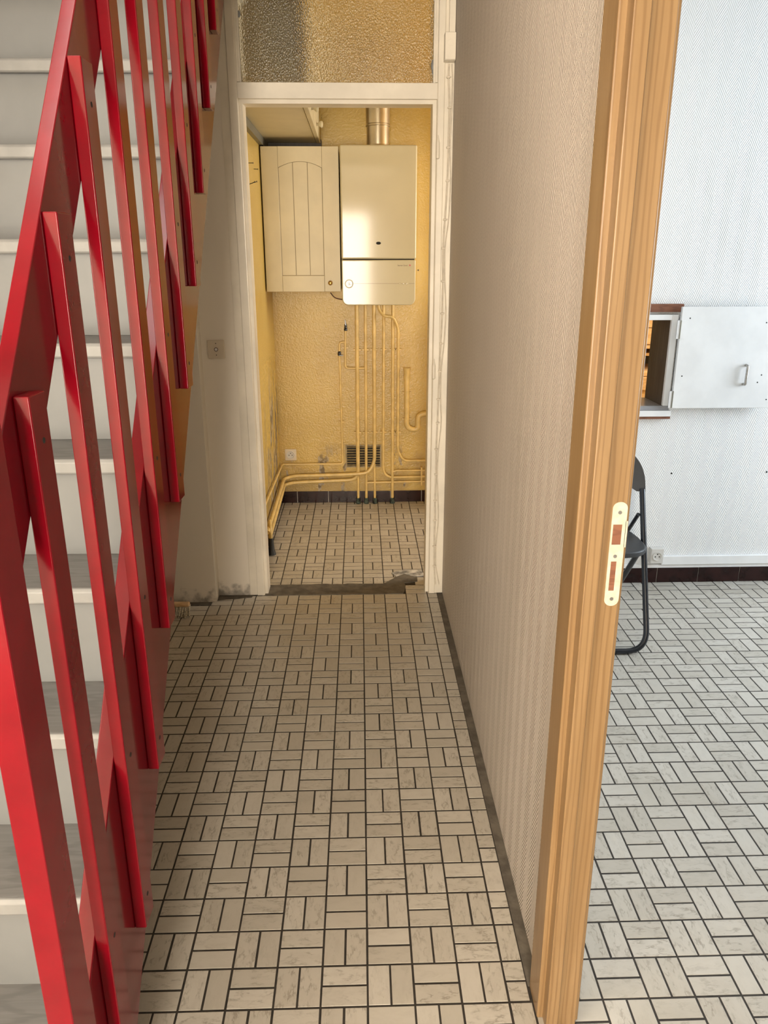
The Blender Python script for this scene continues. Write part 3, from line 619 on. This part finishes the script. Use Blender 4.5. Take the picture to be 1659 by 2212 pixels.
LATHE('tap_body', [(0.010, 0), (0.011, 0.010), (0.0085, 0.014), (0.0075, 0.030), (0.009, 0.034), (0.004, 0.040)], (-0.088, PY, 1.086), (0, 0, 1), 'black_metal', gp, 14)
bm = nb(); prism(bm, [(-0.0915, 1.120), (-0.083, 1.116), (-0.089, 1.150), (-0.093, 1.151)], 'y', PY-0.010, PY-0.004); build('tap_lever', bm, 'black_metal', gp)
gq = pipe('slim yellow gas pipe running down to the left corner along the wall', [([V(-0.0955, 1.020), V(-0.1270, 1.016), V(-0.1285, 0.951), V(-0.1235, 0.53), V(-0.1210, 0.262), V(-0.497, 0.262), (-0.503, PY-0.02, 0.262), (-0.503, 2.42, 0.290)], 0.0060, 0.018)], [(-0.1238, 0.531, 0.006)], 'gas_pipe')
LATHE('tap_body', [(0.006, 0), (0.0105, 0.006), (0.0105, 0.020), (0.006, 0.028)], (-0.1283, PY, 0.937), (0, 0, 1), 'black_metal', gq, 12)
BOX('tap_lever', -0.131, -0.106, PY-0.014, PY-0.008, 0.9395, 0.9445, 'black_metal', gq)
sf = thing('drain_pipe', 'fat yellow waste pipe with a U-trap near the door jamb', 'pipe', (0.2815, PY, 0.50))
TUBE('trap', [V(0.2815, 0.850), V(0.2825, 0.49), V(0.352, 0.475), V(0.352, 0.575), V(0.43, 0.582)], 0.0170, 'pipe', sf, 0.05, 16, n=8)
LATHE('socket', [(0.0200, 0), (0.0205, 0.058), (0.0225, 0.062), (0.0225, 0.068), (0.018, 0.068), (0.017, 0.03)], (0.2812, PY, 0.795), (0, 0, 1), 'pipe', sf, 18)
for zz in (0.712, 0.548): clamp(sf, 0.282, zz, 0.017)
br = BOX('pipe_bracket', 0.374, 0.384, 3.512, 3.549, 0.115, 0.235, 'pipe'); tag(br, 'small yellow bracket holding three pipes behind the door jamb', 'bracket')
# black boot where the pipes enter the floor by the left wall
bt = thing('pipe_boot', 'black rubber boot with a short yellow pipe end by the kitchen doorway', 'boot', (-0.487, 2.628, 0))
LATHE('boot', [(0.024, 0), (0.022, 0.010), (0.0165, 0.030), (0.013, 0.085), (0.013, 0.092)], (-0.486, 2.632, 0.0), (0, 0, 1), 'black_plastic', bt, 16)
TUBE('pipe_run', [(-0.486, 2.632, 0.08), (-0.486, 2.632, 0.145), (-0.496, 2.70, 0.165)], 0.0095, 'pipe', bt, 0.03, 12)
# cable under the cabinet
cb_ = TUBE('hanging_cable', [onY(*K(730, 45), 3.42), onY(*K(762, 88), 3.42), onY(*K(820, 102), 3.42), onY(*K(850, 98), 3.46)], 0.003, 'ink', None, 0.03, 8); tag(cb_, 'thin dark cable looping from the arched cabinet to the boiler', 'cable')
# vent grille
vg = thing('vent_grille', 'dusty metal vent grille with horizontal slats behind the pipes', 'vent', (0.011, 3.545, 0.233))
vx0, vx1, vz0, vz1 = -0.1015, 0.1235, 0.232, 0.378
bm = nb(); box(bm, vx0, vx1, 3.543, 3.550, vz0, vz0+0.008); box(bm, vx0, vx1, 3.543, 3.550, vz1-0.008, vz1); box(bm, vx0, vx0+0.008, 3.543, 3.550, vz0+0.008, vz1-0.008); box(bm, vx1-0.008, vx1, 3.543, 3.550, vz0+0.008, vz1-0.008)
build('frame', bm, 'vent', vg); BOX('dark_back', vx0+0.006, vx1-0.006, 3.5485, 3.5498, vz0+0.006, vz1-0.006, 'dark_gap', vg)
for k in range(8):
    z = vz0+0.0135+k*0.0166
    build('slat', prism(nb(), [(3.5415, z+0.0050), (3.5430, z+0.0062), (3.5485, z-0.0018), (3.5470, z-0.0030)], 'x', vx0+0.007, vx1-0.007), 'vent', vg)
# wall sockets
def socket(label, x0, x1, z0, z1, y, depth, mat='switch'):
    t = thing('wall_socket', label, 'socket', ((x0+x1)/2, y, z0)); cx, cz, r = (x0+x1)/2, (z0+z1)/2, min(x1-x0, z1-z0)*0.36
    BOX('plate', x0, x1, y-depth, y-0.0005, z0, z1, mat, t, 0.003, 2)
    LATHE('well', [(r, 0), (r, 0.003), (r-0.003, 0.0032), (r-0.005, 0.0008), (0.003, 0.0006)], (cx, y-depth, cz), (0, -1, 0), 'grey_pvc', t, 24)
    for dx, dz in ((-0.0095, -0.002), (0.0095, -0.002), (0, 0.0105)): LATHE('hole', [(0.0032, 0), (0.0030, 0.0012)], (cx+dx, y-depth-0.0002, cz+dz), (0, -1, 0), 'dark_gap', t, 10)
    return t
socket('cream wall socket above the kitchen gas pipe', -0.4855, -0.4135, 0.282, 0.355, 3.55, 0.012)
socket('white surface-mounted socket beside the black folding chair', 1.372, 1.434, 0.1085, 0.184, 2.20, 0.035, 'grey_pvc')
# nails in the kitchen side wall and screw heads in the back wall
def nail(p, d, L, label, cat='nail'):
    p, d = Vector(p), Vector(d).normalized(); bm = tube(nb(), [p-d*0.01, p+d*L], 0.0017, seg=6); lathe(bm, [(0.0042, 0), (0.0042, 0.0015)], p+d*L, d, 8)
    tag(build(cat, bm, 'black_metal', None, True), label, cat)
nail(onX(536.5, 352, -0.52), (1, 0, 0.0), 0.022, 'upper short nail in the kitchen side wall')
nail(onX(548, 365, -0.52), (1, 0, -0.05), 0.020, 'lower short nail in the kitchen side wall')
nail(onX(529, 402, -0.52), (1, -0.2, 0.35), 0.050, 'long bent nail sticking out of the kitchen side wall')
nail(onX(530, 400.5, -0.52), (1, -0.05, 0.30), 0.056, 'second long nail crossing the bent one in the kitchen side wall')
nail(onY(903, 584, 3.55), (0, -1, 0.1), 0.008, 'small dark nail in the yellow wall right of the boiler')
# wooden dresser seen through the hatch
kd = thing('kitchen_dresser', 'honey-coloured wooden kitchen dresser glimpsed through the serving hatch', 'dresser', (1.75, 3.38, 0))
def dz(py): return onY(1395, py, 3.2).z
BOX('upper_body', 1.25, 2.3, 3.22, 3.549, dz(754), dz(650), 'dresser', kd)
for a, b2 in ((754, 746), (744.5, 709), (708, 652)): BOX('drawer_front', 1.25, 2.3, 3.203, 3.219, dz(a)+0.001, dz(b2)-0.001, 'dresser', kd, 0.002)
BOX('niche_back', 1.25, 2.3, 3.52, 3.549, dz(801), dz(754), 'dark_wood', kd); BOX('niche_shelf', 1.25, 2.3, 3.25, 3.519, dz(771), dz(765), 'dresser', kd)
BOX('lower_body', 1.25, 2.3, 3.20, 3.549, 0.001, dz(801), 'dresser', kd)
for a, b2 in ((842, 813), (812, 802)): BOX('drawer_front', 1.25, 2.3, 3.183, 3.199, dz(a), dz(b2)-0.001, 'dresser', kd, 0.002)

# ------------------------------------------------------------------ corridor fittings
sw = thing('light_switch', 'square cream push-button light switch on the off-white wall', 'switch', (-0.608, 2.10, 1.095))
BOX('plate', -0.645, -0.5725, 2.0985, 2.1078, 1.0965, 1.1735, 'switch', sw, 0.004, 3)
LATHE('button_ring', [(0.0085, 0), (0.0085, 0.0016), (0.0066, 0.0018), (0.0060, 0.0004)], (-0.6085, 2.0985, 1.135), (0, -1, 0), 'ink', sw, 20)
LATHE('button', [(0.0060, 0), (0.0056, 0.0035), (0.003, 0.0042)], (-0.6085, 2.0985, 1.135), (0, -1, 0), 'white', sw, 18)
for zz in (1.112, 1.160): LATHE('screw', [(0.0021, 0), (0.0018, 0.0006)], (-0.6085, 2.0985, zz), (0, -1, 0), 'dark_gap', sw, 10)
jb = thing('junction_box', 'small cream junction box at the top of the door frame', 'box', (0.349, 2.075, 2.205))
b = prism(nb(), [(0.3280, 2.1055), (0.3280, 2.060), (0.3700, 2.060), (0.3700, 2.1055)], 'z', 2.207, 2.3005, 0.002, 2); build('body', b, 'frame', jb, True)
BOX('lid', 0.3285, 0.3695, 2.0545, 2.0605, 2.2085, 2.2990, 'frame', jb, 0.002, 2)
LATHE('lid_disc', [(0.0115, 0), (0.0112, 0.0006), (0.004, 0.0007)], (0.350, 2.0545, 2.264), (0, -1, 0), 'frame', jb, 18)
LATHE('knockout', [(0.012, 0), (0.0115, 0.0008)], (0.350, 2.082, 2.207), (0, 0, -1), 'frame', jb, 18)
BOX('cable_duct', 0.346, 0.3695, 2.083, 2.1055, 2.3015, ZC-0.001, 'frame', jb, 0.0015, label='square cable duct rising to the ceiling')
def wire(name, label, pts, off, r):
    t = thing(name, label, 'cable', tuple(onY(*pts[-1], 2.10)))
    q = [Vector((onY(x, y, 2.098).x+off, 2.098+random.uniform(-0.0015, 0.0015), onY(x, y, 2.098).z)) for x, y in pts]
    TUBE('cable', q, r, 'cable', t, 0.04, 8); return t, q
wp = [(971, 138), (969.5, 166), (972, 232), (969, 318), (967.3, 390), (962, 474), (957.5, 536), (957.5, 607), (956, 677), (953, 742), (950.3, 802), (947, 862), (945.7, 913), (942.5, 970), (942, 1024), (940, 1081), (939.7, 1124), (938.3, 1179), (938, 1222), (941, 1262)]
t1, q1 = wire('clipped_cable', 'cream cable held by nail clips down the right side of the door frame', wp, -0.0015, 0.0034)
for p in q1[1:-1]:
    c = BOX('cable_clip', p.x-0.0070, p.x+0.0070, p.y-0.0060, p.y+0.0075, p.z-0.0045, p.z+0.0025, 'cable', t1, 0.0015)
    LATHE('clip_nail', [(0.0025, 0), (0.002, 0.002)], (p.x+0.0085, p.y-0.003, p.z), (0, -1, 0), 'cable', t1, 8)
wire('loose_cable', 'thinner loose cable hanging beside the clipped cable on the door frame', [(x+4+3*math.sin(k*1.7), y) for k, (x, y) in enumerate(wp)], 0.002, 0.0024)
# hand brush on the floor under the stairs
hb = thing('hand_brush', 'small dustpan brush lying on the tiles behind the red staircase', 'brush', (-0.80, 1.90, 0))
b = box(nb(), -0.95, -0.775, 1.925, 1.957, 0.026, 0.044, 0.006, 2); build('handle', b, 'dresser', hb, True)
bm = nb()
for k in range(120):
    x = -0.94+0.165*(k % 30)/29+random.uniform(-.002, .002); y = 1.925+0.009*(k//30); dx, dy = random.uniform(-.004, .02), random.uniform(-0.065, -0.05)
    tube(bm, [(x, y, 0.030), (x+dx, y+dy, 0.008+random.uniform(-.003, .004))], 0.0022, seg=4)
br_ = build('bristles', bm, 'bristle', hb); br_['kind'] = 'stuff'

# ------------------------------------------------------------------ serving hatch in the room
ht = thing('serving_hatch', 'serving hatch with white frame and dark wooden lining in the white wall', 'hatch', (1.0, 2.25, 0.81))
HD = 2.395
BOX('side_lining', HX1, HX1+0.018, 2.186, HD, HZ0-0.001, HZ1+0.018, 'dark_wood', ht); BOX('side_lining', HX0-0.018, HX0, 2.186, HD, HZ0-0.001, HZ1+0.018, 'dark_wood', ht)
BOX('top_lining', HX0, HX1, 2.186, HD, HZ1, HZ1+0.018, 'dark_wood', ht); BOX('shelf', HX0-0.03, HX1+0.030, 2.172, HD, HZ0-0.020, HZ0-0.0012, 'slate_sill', ht, label='grey laminate shelf of the hatch')
BOX('frame_stile', HX1+0.0005, HX1+0.0275, 2.168, 2.186, HZ0, HZ1+0.022, 'white', ht, 0.001); BOX('frame_stile', HX0-0.0275, HX0, 2.168, 2.186, HZ0, HZ1+0.022, 'white', ht, 0.001)
BOX('frame_rail', HX0, HX1, 2.168, 2.186, HZ1-0.0005, HZ1+0.022, 'white', ht, 0.001)
BOX('sill_edge', HX0-0.045, HX1+0.040, 2.165, 2.1985, 0.821, 0.8475, 'white', ht, 0.001); BOX('sill_trim', HX0-0.045, HX1+0.042, 2.172, 2.1985, 0.8085, 0.8205, 'brown', ht)
BOX('head_trim', HX0-0.045, HX1+0.0485, 2.176, 2.1985, 1.2760, 1.3095, 'brown', ht, label='brown stained board above the hatch')
hd = thing('hatch_door', 'white painted hatch door folded open flat against the white wall', 'door panel', (1.61, 2.16, 0.862))
BOX('panel', 1.3805, 1.836, 2.148, 2.165, 0.8605, 1.2990, 'white', hd, 0.0015)
for za, zb in ((1.165, 1.243), (0.864, 0.938)):
    hg = BOX('hinge', 1.3650, 1.4000, 2.1455, 2.1478, za, zb, 'white', hd)
    LATHE('hinge_pin', [(0.0032, 0), (0.0032, zb-za)], (1.3795, 2.1452, za), (0, 0, 1), 'grey_metal', hg, 8)
ph = [Vector((1.6905, 2.148, 1.050)), Vector((1.6905, 2.128, 1.049)), Vector((1.6895, 2.128, 0.968)), Vector((1.6895, 2.148, 0.967))]
TUBE('handle', ph, 0.0058, 'steel', hd, 0.012, 10, 'slim chrome pull handle')
for px, py in ((1491, 687.5), (1656, 697), (1473, 812.5), (1645, 810), (1636, 826), (1655, 863)):
    p = onY(px, py, 2.148); LATHE('screw_hole', [(0.0032, 0), (0.0028, 0.0005)], tuple(p), (0, -1, 0), 'dark_gap', hd, 8)
for px, py, lb in ((1450.5, 1022.5, 'small dark wall plug below the hatch, nearest the folding chair'), (1656, 1019.5, 'small dark wall plug below the open hatch door, at the picture edge')):
    p = onY(px, py, 2.2); tag(LATHE('wall_plug', [(0.0042, -0.01), (0.0042, 0.001), (0.002, 0.0012)], tuple(p), (0, -1, 0), 'dark_gap', None, 10), lb, 'wall plug')
tr = BOX('cable_trunking', 1.4350, 3.5995, 2.184, 2.1995, 0.094, 0.138, 'white', None, 0.002, 2); tag(tr, 'white plastic cable trunking along the foot of the white wall', 'trunking')
tr = BOX('wall_batten', 1.245, 3.5995, 2.1905, 2.1995, 0.0765, 0.0935, 'white', None, 0.001); tag(tr, 'thin white batten on top of the dark skirting tiles', 'batten')

# ------------------------------------------------------------------ folding chair
XR, XLc = 1.126, 0.70; XC = (XR+XLc)/2
fc = thing('folding_chair', 'black folding chair with plastic seat and tubular steel frame', 'chair', (XC, 1.65, 0))
rt = 0.0115
def pl(z): return 1.497+(z-0.03)*0.385      # rake of the long frame
zb2 = 0.615
TUBE('front_frame', [(XLc, pl(zb2), zb2), (XLc, pl(0.0125), 0.0125), (XR, pl(0.0125), 0.0125), (XR, pl(zb2), zb2)], rt, 'black_metal', fc, 0.085, 14, n=8)
TUBE('rear_frame', [(XLc+0.028, 1.60, 0.405), (XLc+0.028, 1.93, 0.0125), (XR-0.028, 1.93, 0.0125), (XR-0.028, 1.60, 0.405)], rt, 'black_metal', fc, 0.085, 14, n=8)
# backrest: curved plastic shell, arched top, concave lower edge
def shell():
    bm = nb(); n = 40; rows = []
    for s in (0, 1):
        up_, dn = [], []
        for k in range(n+1):
            u = math.sin((-1+2*k/n)*math.pi/2); x = XC+u*(XR-XLc+0.03)/2
            zt = 0.640+0.150*max(0, 1-abs(u)**3.2)**0.5; zl = 0.605+0.035*(1-u*u)-0.012*max(0, 1-abs(abs(u)-0.86)/0.14)
            yc = 1.735+0.035*(1-u*u)+(0.012 if s else -0.006)
            up_.append(bm.verts.new((x, yc+(zt-0.62)*0.36, zt))); dn.append(bm.verts.new((x, yc+(zl-0.62)*0.36, zl)))
        rows.append((up_, dn))
    (u0, d0), (u1, d1_) = rows
    for k in range(n):
        bm.faces.new([d0[k], d0[k+1], u0[k+1], u0[k]]); bm.faces.new([d1_[k+1], d1_[k], u1[k], u1[k+1]])
        bm.faces.new([u0[k], u0[k+1], u1[k+1], u1[k]]); bm.faces.new([d0[k+1], d0[k], d1_[k], d1_[k+1]])
    bm.faces.new([d0[0], u0[0], u1[0], d1_[0]]); bm.faces.new([u0[n], d0[n], d1_[n], u1[n]])
    return bm
build('backrest', shell(), 'black_plastic', fc, True, wn=False)
def seat():
    bm = nb(); out = []
    n = 48
    for k in range(n):
        a = 2*math.pi*k/n; c, s = math.cos(a), math.sin(a); e = 0.52
        w = 0.200 if s < 0 else 0.200-0.035*s
        x = XC-0.003+w*math.copysign(abs(c)**e, c); y = 1.660+0.172*math.copysign(abs(s)**e, s); out.append((x, y))
    prism(bm, out, 'z', 0.408, 0.432, 0.007, 3); return bm
build('seat', seat(), 'black_plastic', fc, True, 'grained black plastic seat')
for x in (XR-0.018, XLc+0.018): TUBE('hinge_strut', [(x, pl(0.52)+0.002, 0.52), (x, 1.80, 0.400)], 0.008, 'black_metal', fc, 0.02, 8)
